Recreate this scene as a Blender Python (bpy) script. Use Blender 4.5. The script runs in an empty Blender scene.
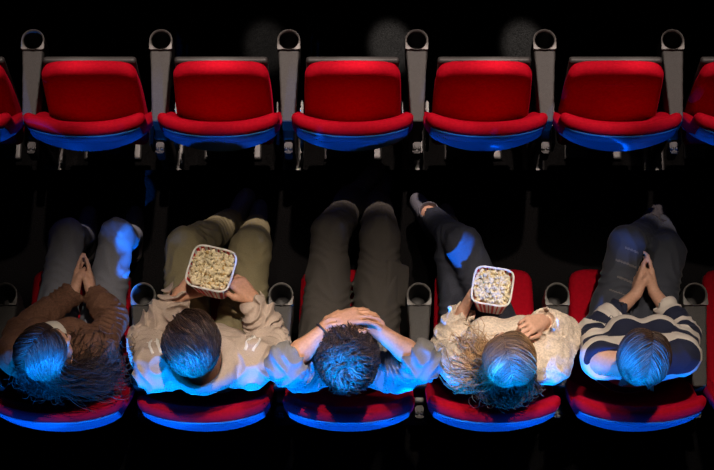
import bpy, math, random
import numpy as np
from mathutils import Vector, Matrix

S = bpy.context.scene
COL = S.collection
V3 = lambda *a: np.array(a, dtype=float)

# ------------------------------------------------------------------ materials
def mat(name, base, rough=0.6, spec=0.3, noise=0, scale=200, bump=0.0, sheen=0.0, metal=0, var=0.25, sheen_tint=None):
    m = bpy.data.materials.new(name); m.use_nodes = True
    nt = m.node_tree; b = nt.nodes['Principled BSDF']
    b.inputs['Base Color'].default_value = (*base, 1)
    b.inputs['Roughness'].default_value = rough
    b.inputs['Specular IOR Level'].default_value = spec
    b.inputs['Metallic'].default_value = metal
    if sheen:
        b.inputs['Sheen Weight'].default_value = sheen
        b.inputs['Sheen Roughness'].default_value = 0.4
        b.inputs['Sheen Tint'].default_value = (*(sheen_tint or base), 1)
    if noise:
        tc = nt.nodes.new('ShaderNodeTexCoord')
        n = nt.nodes.new('ShaderNodeTexNoise'); n.inputs['Scale'].default_value = scale; n.inputs['Detail'].default_value = 4
        nt.links.new(tc.outputs['Object'], n.inputs['Vector'])
        r = nt.nodes.new('ShaderNodeValToRGB')
        r.color_ramp.elements[0].position = 0.32; r.color_ramp.elements[1].position = 0.68
        r.color_ramp.elements[0].color = (*[c*(1-var) for c in base], 1)
        r.color_ramp.elements[1].color = (*[min(1, c*(1+var)) for c in base], 1)
        nt.links.new(n.outputs['Fac'], r.inputs['Fac']); nt.links.new(r.outputs['Color'], b.inputs['Base Color'])
        if bump:
            bp = nt.nodes.new('ShaderNodeBump'); bp.inputs['Strength'].default_value = bump; bp.inputs['Distance'].default_value = 0.004
            nt.links.new(n.outputs['Fac'], bp.inputs['Height']); nt.links.new(bp.outputs['Normal'], b.inputs['Normal'])
    return m

def attr_mat(name, attr, stops, rough=0.8, mode='CONSTANT', scale=1.0, sheen=0.2):
    """colour pattern that runs with a length coordinate stored on the mesh (woven stripes, rips, hair tints)"""
    m = mat(name, stops[0][1], rough, 0.25, sheen=sheen, sheen_tint=(.5, .5, .5)); nt = m.node_tree; b = nt.nodes['Principled BSDF']
    a = nt.nodes.new('ShaderNodeAttribute'); a.attribute_name = attr
    f = nt.nodes.new('ShaderNodeMath'); f.operation = 'FRACT'
    k = nt.nodes.new('ShaderNodeMath'); k.operation = 'MULTIPLY'; k.inputs[1].default_value = scale
    nt.links.new(a.outputs['Fac'], k.inputs[0]); nt.links.new(k.outputs[0], f.inputs[0])
    r = nt.nodes.new('ShaderNodeValToRGB'); r.color_ramp.interpolation = mode
    cr = r.color_ramp
    while len(cr.elements) < len(stops): cr.elements.new(0.5)
    for e, (p, c) in zip(cr.elements, stops): e.position = p; e.color = (*c, 1)
    nt.links.new(f.outputs[0], r.inputs['Fac']); nt.links.new(r.outputs['Color'], b.inputs['Base Color'])
    return m

M = {}
M['velvet'] = mat('red_velvet', (.37, .002, .012), .8, .06, 1, 90, .15, sheen=.22, var=.12, sheen_tint=(1, .01, .08))
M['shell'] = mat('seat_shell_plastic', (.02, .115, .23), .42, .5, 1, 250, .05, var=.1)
M['pan'] = mat('seat_pan_plastic', (.035, .033, .033), .5, .4)
M['arm'] = mat('speckled_grey_plastic', (.050, .0485, .047), .62, .4, 1, 420, .25, var=.35)
M['collar'] = mat('grey_collar_plastic', (.125, .12, .115), .45, .5, 1, 300, .05, var=.12)
M['well'] = mat('black_well_plastic', (.012, .012, .013), .5, .4)
M['steel'] = mat('dark_steel', (.06, .06, .06), .45, .5, metal=.6)
M['bolt'] = mat('bolt_steel', (.28, .28, .28), .3, .5, metal=1)
M['wall'] = mat('black_acoustic_cloth', (.01, .01, .011), .95, .1, 1, 120, .3)
M['carpet'] = mat('charcoal_carpet', (.0045, .0044, .0045), 1.0, .02, 1, 160, .6, var=.5)
M['skin'] = mat('skin', (.58, .31, .20), .5, .4, 1, 120, .06, var=.1)
M['skin_pale'] = mat('skin_pale', (.66, .38, .27), .5, .4, 1, 120, .06, var=.08)
M['eye'] = mat('eye_white', (.8, .78, .75), .2, .5)
M['iris'] = mat('dark_iris', (.03, .018, .01), .25, .5)
M['tub_rim'] = mat('tub_rim_card', (.78, .76, .74), .5, .4)
M['sole'] = mat('shoe_sole_rubber', (.12, .11, .11), .8, .3)
M['canvas'] = mat('shoe_canvas', (.07, .065, .075), .85, .2, 1, 300, .2)
M['canvas_grey'] = mat('grey_shoe_canvas', (.14, .14, .17), .85, .2, 1, 300, .2)
M['lace'] = mat('shoe_lace', (.35, .34, .33), .8, .2)
M['brown_jacket'] = mat('brown_corduroy', (.15, .075, .048), .85, .2, 1, 140, .3, sheen=.25, sheen_tint=(.4, .22, .15))
M['white_shirt'] = mat('white_cotton', (.75, .70, .62), .8, .2)
M['jeans_light'] = mat('washed_denim', (.20, .21, .25), .85, .2, 1, 400, .25, var=.12)
M['hoodie'] = mat('oatmeal_jersey', (.52, .42, .35), .9, .15, 1, 380, .25, sheen=.2, var=.16, sheen_tint=(.6, .5, .45))
M['stripe_white'] = mat('white_print', (.85, .82, .78), .7, .2)
M['khaki'] = mat('khaki_cotton', (.23, .20, .115), .85, .2, 1, 320, .2, var=.12)
M['grey_tee'] = mat('grey_jersey', (.225, .22, .22), .9, .15, 1, 380, .2, sheen=.15, var=.14, sheen_tint=(.5, .5, .5))
M['cargo'] = mat('grey_brown_cargo_cotton', (.062, .056, .05), .85, .2, 1, 300, .2, var=.14)
M['band'] = mat('dark_bracelet', (.03, .028, .03), .5, .4)
M['knit'] = mat('cream_knit', (.74, .63, .52), .95, .1, 1, 130, .9, sheen=.2, var=.22, sheen_tint=(.7, .6, .5))
M['jeans_dark'] = mat('dark_denim', (.045, .05, .07), .85, .2, 1, 400, .3, var=.25)
NAVY, WHT = (.018, .022, .05), (.72, .66, .60)
M['striped'] = attr_mat('navy_and_white_stripes', 'run', [(0, NAVY), (.5, WHT)], scale=1/.115)
DEN = (.055, .062, .082)
M['ripped'] = attr_mat('ripped_denim', 'run', [(0, DEN), (.45, (.15, .145, .15)), (.55, DEN)])
M['tub'] = attr_mat('red_and_white_striped_card', 'run', [(0, (.75, .72, .70)), (.5, (.62, .02, .03))], rough=.5, sheen=0)
M['popcorn'] = attr_mat('popped_corn', 'run', [(0, (.78, .66, .40)), (.45, (.86, .77, .57)), (.8, (.60, .40, .14)), (1, (.90, .82, .66))], mode='LINEAR', rough=.7, sheen=0)
def hair_mat(name, a, b, c):
    m = attr_mat(name, 'run', [(0, a), (.5, b), (1, c)], rough=.42, mode='LINEAR', sheen=0)
    m.node_tree.nodes['Principled BSDF'].inputs['Specular IOR Level'].default_value = .22
    return m
M['hair_dark'] = hair_mat('dark_brown_hair', (.016, .009, .007), (.034, .020, .015), (.07, .042, .03))
M['hair_brown'] = hair_mat('brown_hair', (.018, .010, .007), (.055, .032, .022), (.15, .09, .058))
M['hair_mid'] = hair_mat('mid_brown_hair', (.03, .018, .013), (.065, .039, .028), (.12, .073, .05))
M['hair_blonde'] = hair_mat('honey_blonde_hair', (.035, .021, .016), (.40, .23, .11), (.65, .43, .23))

# ------------------------------------------------------------------ mesh plumbing
def link(name, me, material, parent=None, loc=None):
    o = bpy.data.objects.new(name, me)
    if material: me.materials.append(material)
    COL.objects.link(o)
    if parent: o.parent = parent
    if loc is not None: o.location = loc
    return o

def mesh_from(name, v, f, attr=None, smooth=True):
    me = bpy.data.meshes.new(name)
    v = np.asarray(v, dtype=np.float32)
    if isinstance(f, np.ndarray) and f.ndim == 2:
        n, k = f.shape
        me.vertices.add(len(v)); me.vertices.foreach_set('co', v.ravel())
        me.loops.add(n*k); me.loops.foreach_set('vertex_index', f.astype(np.int32).ravel())
        me.polygons.add(n); me.polygons.foreach_set('loop_start', np.arange(0, n*k, k, dtype=np.int32))
        me.update(calc_edges=True)
    else:
        me.from_pydata(v.tolist(), [], [list(map(int, q)) for q in f])
    if smooth: me.polygons.foreach_set('use_smooth', np.ones(len(me.polygons), dtype=bool))
    if attr is not None:
        a = me.attributes.new('run', 'FLOAT', 'POINT'); a.data.foreach_set('value', np.asarray(attr, dtype=np.float32))
    me.validate(); me.update()
    return me

def tag(o, label=None, category=None, group=None, kind=None):
    if label: o['label'] = label
    if category: o['category'] = category
    if group: o['group'] = group
    if kind: o['kind'] = kind
    return o

def empty(name, loc, label, category, group=None):
    o = bpy.data.objects.new(name, None); o.location = loc; o.empty_display_size = .1
    COL.objects.link(o)
    return tag(o, label, category, group)

def copy_tree(o, parent=None):
    c = o.copy(); COL.objects.link(c); c.parent = parent
    for ch in list(o.children): copy_tree(ch, c)
    return c

# ------------------------------------------------------------------ distance fields -> smooth quads
def unit(v): v = np.asarray(v, float); return v/np.linalg.norm(v)

def wave(X, Y, Z, freq, seed, octaves=3):
    r = np.random.RandomState(seed); t = 0; amp = 1
    wx = .35*np.sin(freq*.6*(Y*1.1+Z*.7)+seed); wy = .35*np.sin(freq*.55*(X*.9-Z*1.2)+2*seed)
    for o in range(octaves):
        for _ in range(3):
            k = unit(r.normal(size=3))*freq*(.7+.6*r.rand()); ph = r.rand()*6.28
            t = t+amp*np.sin(k[0]*X+k[1]*Y+k[2]*Z+ph+1.3*wx*(o+1)+1.3*wy)
        freq *= 1.9; amp *= .55
    return t/3

class Field:
    def __init__(s, lo, hi, h):
        s.lo = np.asarray(lo, float); s.h = h
        s.n = np.ceil((np.asarray(hi, float)-s.lo)/h).astype(int)+1
        s.d = np.full(s.n, 1.0, np.float32)
    def sub(s, lo, hi):
        a = np.clip(np.floor((np.asarray(lo)-s.lo)/s.h).astype(int), 0, s.n)
        b = np.clip(np.ceil((np.asarray(hi)-s.lo)/s.h).astype(int)+1, 0, s.n)
        sl = tuple(slice(i, j) for i, j in zip(a, b))
        ax = [s.lo[i]+s.h*np.arange(a[i], b[i]) for i in range(3)]
        return sl, ax[0][:, None, None], ax[1][None, :, None], ax[2][None, None, :]
    def add(s, fn, lo, hi, k=.02, cut=False):
        pad = k+3*s.h
        sl, X, Y, Z = s.sub(np.asarray(lo)-pad, np.asarray(hi)+pad)
        a = s.d[sl]
        if a.size == 0: return
        b = np.asarray(fn(X, Y, Z), np.float32)
        if cut:
            b = -b; hh = np.maximum(k-np.abs(a-b), 0)/max(k, 1e-6)
            s.d[sl] = np.maximum(a, b)+hh*hh*k*.25
        else:
            hh = np.maximum(k-np.abs(a-b), 0)/max(k, 1e-6)
            s.d[sl] = np.minimum(a, b)-hh*hh*k*.25
    def cone(s, a, b, ra, rb, k=.02, cut=False, fold=None):
        a = np.asarray(a, float); b = np.asarray(b, float); ab = b-a; L2 = max(ab@ab, 1e-9); L = math.sqrt(L2)
        def fn(X, Y, Z):
            t = np.clip(((X-a[0])*ab[0]+(Y-a[1])*ab[1]+(Z-a[2])*ab[2])/L2, 0, 1)
            d = np.sqrt((X-a[0]-t*ab[0])**2+(Y-a[1]-t*ab[1])**2+(Z-a[2]-t*ab[2])**2)-(ra+t*(rb-ra))
            if fold:
                amp, fr, sd = fold
                w = np.sin(t*L*fr+2.2*np.sin(X*31+sd)+1.8*np.sin(Y*27+Z*22+1.7*sd))
                d = d-amp*(1-np.abs(w))*1.6+amp*.6
            return d
        r = max(ra, rb)+(fold[0]*2 if fold else 0)
        s.add(fn, np.minimum(a, b)-r, np.maximum(a, b)+r, k, cut)
    def chain(s, pts, rad, k=.02, fold=None):
        for i in range(len(pts)-1): s.cone(pts[i], pts[i+1], rad[i], rad[i+1], k, fold=fold)
    def ell(s, c, r, R=None, k=.02, cut=False):
        c = np.asarray(c, float); r = np.asarray(r, float); R = np.eye(3) if R is None else R
        def fn(X, Y, Z):
            q = [((X-c[0])*R[0, i]+(Y-c[1])*R[1, i]+(Z-c[2])*R[2, i])/r[i] for i in range(3)]
            k0 = np.sqrt(q[0]**2+q[1]**2+q[2]**2)
            k1 = np.sqrt((q[0]/r[0])**2+(q[1]/r[1])**2+(q[2]/r[2])**2)+1e-6
            return k0*(k0-1)/k1
        e = np.abs(R)@r
        s.add(fn, c-e, c+e, k, cut)
    def displace(s, fn, band=.03):
        ii = np.nonzero(np.abs(s.d) < band)
        P = [s.lo[i]+s.h*ii[i] for i in range(3)]
        s.d[ii] += fn(*P).astype(np.float32)
    def sample(s, P):
        q = np.clip((P-s.lo)/s.h, 0, s.n-1.001); i = q.astype(int); f = q-i; out = 0
        for dx in (0, 1):
            for dy in (0, 1):
                for dz in (0, 1):
                    w = (f[:, 0] if dx else 1-f[:, 0])*(f[:, 1] if dy else 1-f[:, 1])*(f[:, 2] if dz else 1-f[:, 2])
                    out = out+w*s.d[i[:, 0]+dx, i[:, 1]+dy, i[:, 2]+dz]
        return out
    def push(s, P, margin):
        """move points that are closer than margin to the surface outward"""
        margin = np.broadcast_to(margin, len(P))
        for _ in range(3):
            d = s.sample(P); m = d < margin
            if not m.any(): break
            e = s.h; q = P[m]
            g = np.stack([s.sample(q+e*np.eye(3)[i])-s.sample(q-e*np.eye(3)[i]) for i in range(3)], 1)
            g /= np.linalg.norm(g, axis=1)[:, None]+1e-6
            P[m] = q+g*(margin[m]-d[m])[:, None]
        return P
    def mesh(s, largest=True):
        d = s.d; ins = d < 0
        c = np.zeros(np.array(d.shape)-1, np.int8)
        for dx in (0, 1):
            for dy in (0, 1):
                for dz in (0, 1):
                    c += ins[dx:c.shape[0]+dx, dy:c.shape[1]+dy, dz:c.shape[2]+dz]
        mixed = (c > 0) & (c < 8); I = np.argwhere(mixed)
        idm = np.full(c.shape, -1, np.int32); idm[mixed] = np.arange(len(I))
        off = [(x, y, z) for x in (0, 1) for y in (0, 1) for z in (0, 1)]
        val = np.stack([d[I[:, 0]+o[0], I[:, 1]+o[1], I[:, 2]+o[2]] for o in off], 1)
        acc = np.zeros((len(I), 3)); cnt = np.zeros(len(I))
        for a in range(8):
            for b in range(a+1, 8):
                if sum(abs(off[a][i]-off[b][i]) for i in range(3)) != 1: continue
                m = (val[:, a] < 0) != (val[:, b] < 0)
                t = val[m, a]/(val[m, a]-val[m, b])
                acc[m] += np.array(off[a])+t[:, None]*(np.array(off[b])-np.array(off[a])); cnt[m] += 1
        v = s.lo+s.h*(I+acc/cnt[:, None])
        quads = []
        for ax in range(3):
            u, w = (ax+1) % 3, (ax+2) % 3
            sl0 = [slice(None)]*3; sl1 = [slice(None)]*3
            sl0[ax] = slice(0, -1); sl1[ax] = slice(1, None)
            A = ins[tuple(sl0)]; B = ins[tuple(sl1)]
            E = np.argwhere(A != B)
            ok = (E[:, u] > 0) & (E[:, w] > 0) & (E[:, u] < d.shape[u]-1) & (E[:, w] < d.shape[w]-1); E = E[ok]
            def cell(du, dw):
                q = E.copy(); q[:, u] += du; q[:, w] += dw
                return idm[q[:, 0], q[:, 1], q[:, 2]]
            Q = np.stack([cell(-1, -1), cell(0, -1), cell(0, 0), cell(-1, 0)], 1)
            fl = ~A[E[:, 0], E[:, 1], E[:, 2]]
            Q[fl] = Q[fl][:, ::-1]
            quads.append(Q)
        return v, np.concatenate(quads)

def seg_t(P, a, b):
    a = np.asarray(a); ab = np.asarray(b)-a
    t = np.clip(((P-a)@ab)/(ab@ab), 0, 1)
    return t, np.linalg.norm(P-a-t[:, None]*ab, axis=1)

def tubes(paths, rads, sides=4):
    """many tapered tubes in one mesh; paths (n,m,3), rads (n,m)"""
    n, m, _ = paths.shape
    T = np.gradient(paths, axis=1); T /= np.linalg.norm(T, axis=2)[..., None]+1e-9
    up = np.where(np.abs(T[..., 2:3]) > .9, np.array([1., 0, 0]), np.array([0, 0, 1.]))
    A = np.cross(T, up); A /= np.linalg.norm(A, axis=2)[..., None]+1e-9; B = np.cross(T, A)
    an = np.arange(sides)*2*math.pi/sides
    ring = paths[:, :, None, :]+rads[:, :, None, None]*(np.cos(an)[None, None, :, None]*A[:, :, None, :]+np.sin(an)[None, None, :, None]*B[:, :, None, :])
    v = ring.reshape(-1, 3)
    i = np.arange(n)[:, None, None]; j = np.arange(m-1)[None, :, None]; q = np.arange(sides)[None, None, :]
    b = i*m*sides; q2 = (q+1) % sides
    f = np.stack([b+j*sides+q, b+j*sides+q2, b+(j+1)*sides+q2, b+(j+1)*sides+q], -1).reshape(-1, 4)
    return v, f

def tube_obj(name, pts, r, material, parent, sides=8, closed=False):
    P = np.asarray(pts, float)
    if closed: P = np.concatenate([P, P[:1]])
    v, f = tubes(P[None], np.full((1, len(P)), r), sides)
    f = f[:, ::-1].tolist()
    if not closed: f += [list(range(sides)), list(range(len(v)-1, len(v)-1-sides, -1))]
    return link(name, mesh_from(name, v, f), material, parent)

def box_mesh(name, c, size, bevel=.004, taper=1.0):
    import bmesh
    bm = bmesh.new(); bmesh.ops.create_cube(bm, size=1)
    for v in bm.verts:
        k = taper if v.co.z < 0 else 1
        v.co = Vector((v.co.x*size[0]*k+c[0], v.co.y*size[1]*k+c[1], v.co.z*size[2]+c[2]))
    if bevel: bmesh.ops.bevel(bm, geom=bm.edges[:], offset=bevel, segments=2, affect='EDGES')
    me = bpy.data.meshes.new(name); bm.to_mesh(me); bm.free()
    return me

# ------------------------------------------------------------------ the place
PITCH, ROW, DROP = .54, 1.175, .215
# stepped carpeted floor: one tread per row, falling towards the screen
for y0, y1, z in ((-4.2, .075, DROP), (.075, 1.25, 0), (1.25, 2.425, -DROP), (2.425, 5.6, -2*DROP)):
    fl = link('floor', box_mesh('floor', (0, (y0+y1)/2, z-.3), (9, y1-y0, .6), 0), M['carpet']); tag(fl, kind='structure')

for nm, xw in (('wall_left', -4.6), ('wall_right', 4.6)):
    wl = link(nm, box_mesh(nm, (xw, .7, 1.2), (.2, 9.8, 6.4), 0), M['wall']); tag(wl, kind='structure')

# ---- cinema seat (local origin on the floor below the backrest's top edge) ----
def wing(X): return .058*np.abs(X/.25)**2.3
def smooth_box(x, y, z, hx, hy, hz, r):
    qx, qy, qz = np.abs(x)-hx+r, np.abs(y)-hy+r, np.abs(z)-hz+r
    return np.sqrt(np.maximum(qx, 0)**2+np.maximum(qy, 0)**2+np.maximum(qz, 0)**2)+np.minimum(np.maximum(qx, np.maximum(qy, qz)), 0)-r
TOP = .905
def lean(X, Z):
    d = TOP-Z
    return .07*d+.45*np.maximum(d-.21+.07*np.minimum(np.abs(X/.24), 1)**1.5, 0)
def seat_parts(h=.006):
    out = []
    F = Field((-.29, -.10, .36), (.29, .40, .96), h)
    def back(X, Y, Z):
        y = Y+.016-lean(X, Z)-wing(X)
        z = Z-.685+.012*(X/.25)**2
        th = .033+.012*np.exp(-((Z-.60)/.1)**2)
        return smooth_box(X+0*Y, y, z+0*X, .246, th, .22, .034)*.92
    F.add(back, (-.28, -.07, .40), (.28, .37, .94), .01)
    out.append(('backrest', F.mesh(), 'velvet'))
    F = Field((-.28, -.16, .40), (.28, .30, .94), h)
    def shell(X, Y, Z):
        ax = np.abs(X)/.24
        z0 = .884-.02*ax**2                            # rim under the cushion's top edge
        s = np.clip((z0-Z)/.30, 0, 1)
        outer = .001+.005*np.minimum(s*2.2, 1)-.05*np.maximum(s-.75, 0)
        ridge = .005*np.exp(-((s-.20)/.04)**2)+.003*np.exp(-((s-.02)/.02)**2)
        back_face = -.016-.033-outer-ridge+lean(X, Z)*.9+wing(X)*.92+.03*np.maximum(ax-.8, 0)
        bot = Z-(.46+.03*ax**1.3)
        d = np.maximum(np.maximum(back_face-Y, Y-(.0+lean(X, Z)+wing(X))), np.maximum(Z-z0, -bot))
        return np.maximum(d, np.abs(X)-.226)*.85
    F.add(shell, (-.26, -.13, .44), (.26, .26, .90), .006)
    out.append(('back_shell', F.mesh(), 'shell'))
    F = Field((-.27, .08, .26), (.27, .76, .50), h)
    def taper(Y): return .062-.031*np.clip((Y-.28)/.36, 0, 1)
    def cush(X, Y, Z):
        hx = .202-.010*np.clip((Y-.40)/.28, 0, 1)**2
        hz = taper(Y)
        roll = .010*np.exp(-((Y-.62)/.07)**2)
        cor = .03*np.clip((np.abs(X)/.2-.6)/.4, 0, 1)**2           # rounded front corners
        z = Z-(.437-hz)-roll-.010*(X/.2)**2
        return smooth_box(X*.202/hx, Y-.4175+cor*np.clip((Y-.4)/.28, 0, 1), z, .202, .2625, hz, .030)*.9
    F.add(cush, (-.23, .12, .30), (.23, .72, .48), .01)
    out.append(('seat_cushion', F.mesh(), 'velvet'))
    F = Field((-.26, .08, .20), (.26, .76, .46), h)
    F.add(lambda X, Y, Z: smooth_box(X, Y-.415, Z-(.437-2*taper(Y)-.004), .192, .248, .016, .012), (-.22, .12, .27), (.22, .72, .42), .005)
    out.append(('seat_pan', F.mesh(), 'pan'))
    return out
SEAT = [(n, mesh_from(n, *vf), m) for n, vf, m in seat_parts()]
ROD = None
def make_seat():
    t = empty('cinema_seat', (0, 0, 0), '', 'seat')
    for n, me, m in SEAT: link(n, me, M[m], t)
    for s in (-1, 1):
        br = link('hinge_bracket', box_mesh('hinge_bracket', (s*.219, .20, .35), (.012, .20, .10), .004), M['steel'], t)
        for (yy, zz) in ((.265, .385), (.265, .33), (.15, .36)):
            me = lathe('bolt', [(0, -.006), (.009, -.006), (.009, .002), (.006, .005), (0, .005)], 10)
            b = link('bolt', me, M['bolt'], br); b.rotation_euler = (0, s*math.pi/2, 0); b.location = (s*.227, yy, zz)
    F = Field((-.2, .1, -.02), (.2, .5, .33), .006)
    F.add(lambda X, Y, Z: smooth_box(X, Y-.26, Z-.13, .035, .05, .14, .012), (-.05, .18, -.02), (.05, .35, .29), .02)
    F.add(lambda X, Y, Z: smooth_box(X, Y-.28, Z-.011, .13, .11, .010, .006), (-.15, .15, -.01), (.15, .42, .03), .02)
    F.add(lambda X, Y, Z: smooth_box(X, Y-.26, Z-.262, .12, .08, .016, .01), (-.16, .15, .22), (.16, .42, .30), .02)
    v, f = F.mesh(); v[:, 2] = np.maximum(v[:, 2], 0.0)
    link('pedestal', mesh_from('pedestal', v, f), M['steel'], t)
    return t

def lathe(name, prof, seg=32):
    v, f = [], []
    for r, z in prof:
        for k in range(seg):
            a = 2*math.pi*k/seg; v.append((max(r, 1e-4)*math.cos(a), max(r, 1e-4)*math.sin(a), z))
    for i in range(len(prof)-1):
        for k in range(seg):
            k2 = (k+1) % seg; f.append([i*seg+k, i*seg+k2, (i+1)*seg+k2, (i+1)*seg+k])
    return mesh_from(name, v, f)

# ---- armrest with cup holder (origin on the floor below the ring's centre) ----
def make_armrest():
    t = empty('armrest', (0, 0, 0), '', 'armrest')
    RO, RI = .0485, .0410
    # long body, wide at the cup and narrower to the rear, on a side panel
    F = Field((-.08, -.55, .30), (.08, .08, .65), .004)
    def body(X, Y, Z):
        w = .0460-.0190*np.clip(-Y/.36, 0, 1)
        yy = np.maximum(Y, 0)
        side = np.sqrt(X**2+yy**2)-w
        return np.maximum(np.maximum(side, np.abs(Z-.565)-.055), -Y-.365)
    F.add(body, (-.07, -.42, .49), (.07, .07, .63), .004)
    def under(X, Y, Z):
        return np.maximum(np.maximum(np.sqrt(X**2+np.maximum(np.abs(Y+.03)-.03, 0)**2)-.040+.05*np.clip((.5-Z), 0, .3)*.8, np.abs(Z-.46)-.14), -1)
    F.add(under, (-.06, -.12, .31), (.06, .07, .61), .02)
    F.cone((0, 0, .48), (0, 0, .70), RI, RI, .003, cut=True)
    F.displace(lambda X, Y, Z: -.0*X)
    link('arm_body', mesh_from('arm_body', *F.mesh()), M['arm'], t)
    # raised D-shaped collar around the cup hole
    seg = 64; outer = []
    for k in range(seg):
        a = 2*math.pi*k/seg; c, s = math.cos(a), math.sin(a)
        if s >= -.05: outer.append((RO*c, RO*s))
        else:
            k_ = min(RO/max(abs(c), 1e-6), RO*.90/max(-s, 1e-6)); outer.append((k_*c, k_*s))
    v, f = [], []
    loops = [([(x*.97, y*.97) for x, y in outer], .600), (outer, .622), ([(x*.99, y*.99) for x, y in outer], .632),
             ([((RI+.004)*math.cos(2*math.pi*k/seg), (RI+.004)*math.sin(2*math.pi*k/seg)) for k in range(seg)], .633),
             ([(RI*math.cos(2*math.pi*k/seg), RI*math.sin(2*math.pi*k/seg)) for k in range(seg)], .627),
             ([(RI*math.cos(2*math.pi*k/seg), RI*math.sin(2*math.pi*k/seg)) for k in range(seg)], .600)]
    for L, z in loops: v += [(x, y, z) for x, y in L]
    for i in range(len(loops)-1):
        for k in range(seg):
            k2 = (k+1) % seg; f.append([i*seg+k, i*seg+k2, (i+1)*seg+k2, (i+1)*seg+k])
    link('cup_collar', mesh_from('cup_collar', v, f, smooth=False), M['collar'], t)
    link('cup_well', lathe('cup_well', [(RI-.001, .612), (RI-.002, .60), (RI-.005, .485), (.03, .478), (0, .478)], 40), M['well'], t)
    # side standard down to the floor plate
    F = Field((-.08, -.50, -.02), (.08, .06, .55), .006)
    F.add(lambda X, Y, Z: smooth_box(X, Y+.25+.10*(Z-.3), Z-.27, .016, .12-.05*np.clip(Z/.5, 0, 1)+0*X, .27, .012), (-.03, -.42, 0), (.03, -.05, .54), .01)
    F.add(lambda X, Y, Z: smooth_box(X, Y+.25, Z-.008, .05, .15, .008, .005), (-.06, -.42, 0), (.06, -.08, .02), .02)
    F.add(lambda X, Y, Z: smooth_box(X, Y+.24, Z-.50, .024, .17, .016, .01), (-.04, -.46, .47), (.04, -.04, .53), .02)
    v, f = F.mesh(); v[:, 2] = np.maximum(v[:, 2], 0.0)
    link('standard', mesh_from('standard', v, f), M['steel'], t)
    # hinge block at the rear between two backrests
    hb = link('hinge_block', box_mesh('hinge_block', (0, -.445, .48), (.034, .05, .10), .005), M['well'], t)
    for sx in (-1, 1):
        b = link('bolt', lathe('bolt', [(0, 0), (.008, 0), (.008, .006), (.005, .009), (0, .009)], 10), M['steel'], hb); b.location = (sx*.009, -.452, .528)
    return t

SEAT_X = {'near': -.03, 'far': -.018}
seat0 = make_seat(); arm0 = make_armrest(); used = set()
def place(src, loc, label, group):
    o = src if src.name not in used else copy_tree(src)
    used.add(src.name)
    o.location = loc; o['label'] = label; o['group'] = group
    return o
near_seats = {
 -2: 'red cinema seat under the woman in the brown jacket', -1: 'red cinema seat under the man in the oatmeal hoodie',
 0: 'red cinema seat under the man with his hands on his head', 1: 'red cinema seat under the woman in the cream knitted sweater',
 2: 'red cinema seat under the woman in the striped top', 3: 'red cinema seat cut off at the right edge beside the striped top'}
for i, lb in near_seats.items():
    place(seat0, (SEAT_X['near']+i*PITCH, -.006, 0), lb, 'red seats in the occupied row')
far_seats = {-3: 'empty red seat cut off at the left edge of the far row', -2: 'empty red seat, first whole one from the left in the far row',
 -1: 'empty red seat, second whole one from the left in the far row', 0: 'empty red seat in the middle of the far row',
 1: 'empty red seat, second whole one from the right in the far row', 2: 'empty red seat, first whole one from the right in the far row',
 3: 'empty red seat cut off at the right edge of the far row'}
TIP = math.radians(73); PIV = Vector((0, .20, .36)); TR = Matrix.Rotation(TIP, 3, 'X')
for i, lb in far_seats.items():
    st = place(seat0, (SEAT_X['far']+i*PITCH, ROW+.026, -DROP), lb, 'empty red seats in the far row')
    for ch in st.children:                                  # nobody sits on it: the sprung seat has tipped up
        if ch.name.startswith('seat_'): ch.rotation_euler = (TIP, 0, 0); ch.location = PIV-TR@PIV
near_arms = ['grey armrest with cup holder at the left edge beside the brown jacket', 'grey armrest with cup holder between brown jacket and oatmeal hoodie',
 'grey armrest with cup holder between the oatmeal hoodie and grey T-shirt', 'grey armrest with cup holder between the grey T-shirt and cream sweater',
 'grey armrest with cup holder between the cream sweater and striped top', 'grey armrest with cup holder right of the woman in stripes']
for k, lb in enumerate(near_arms):
    place(arm0, (-.027+(k-2.5)*PITCH, .51, 0), lb, 'armrests in the occupied row')
order = ['first', 'second', 'third', 'fourth', 'fifth', 'sixth']
for k in range(6):
    place(arm0, (-.018+(k-2.5)*PITCH, .51+ROW, -DROP), f'grey armrest with empty cup holder in the far row, {order[k]} from the left', 'armrests in the far row')
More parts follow.
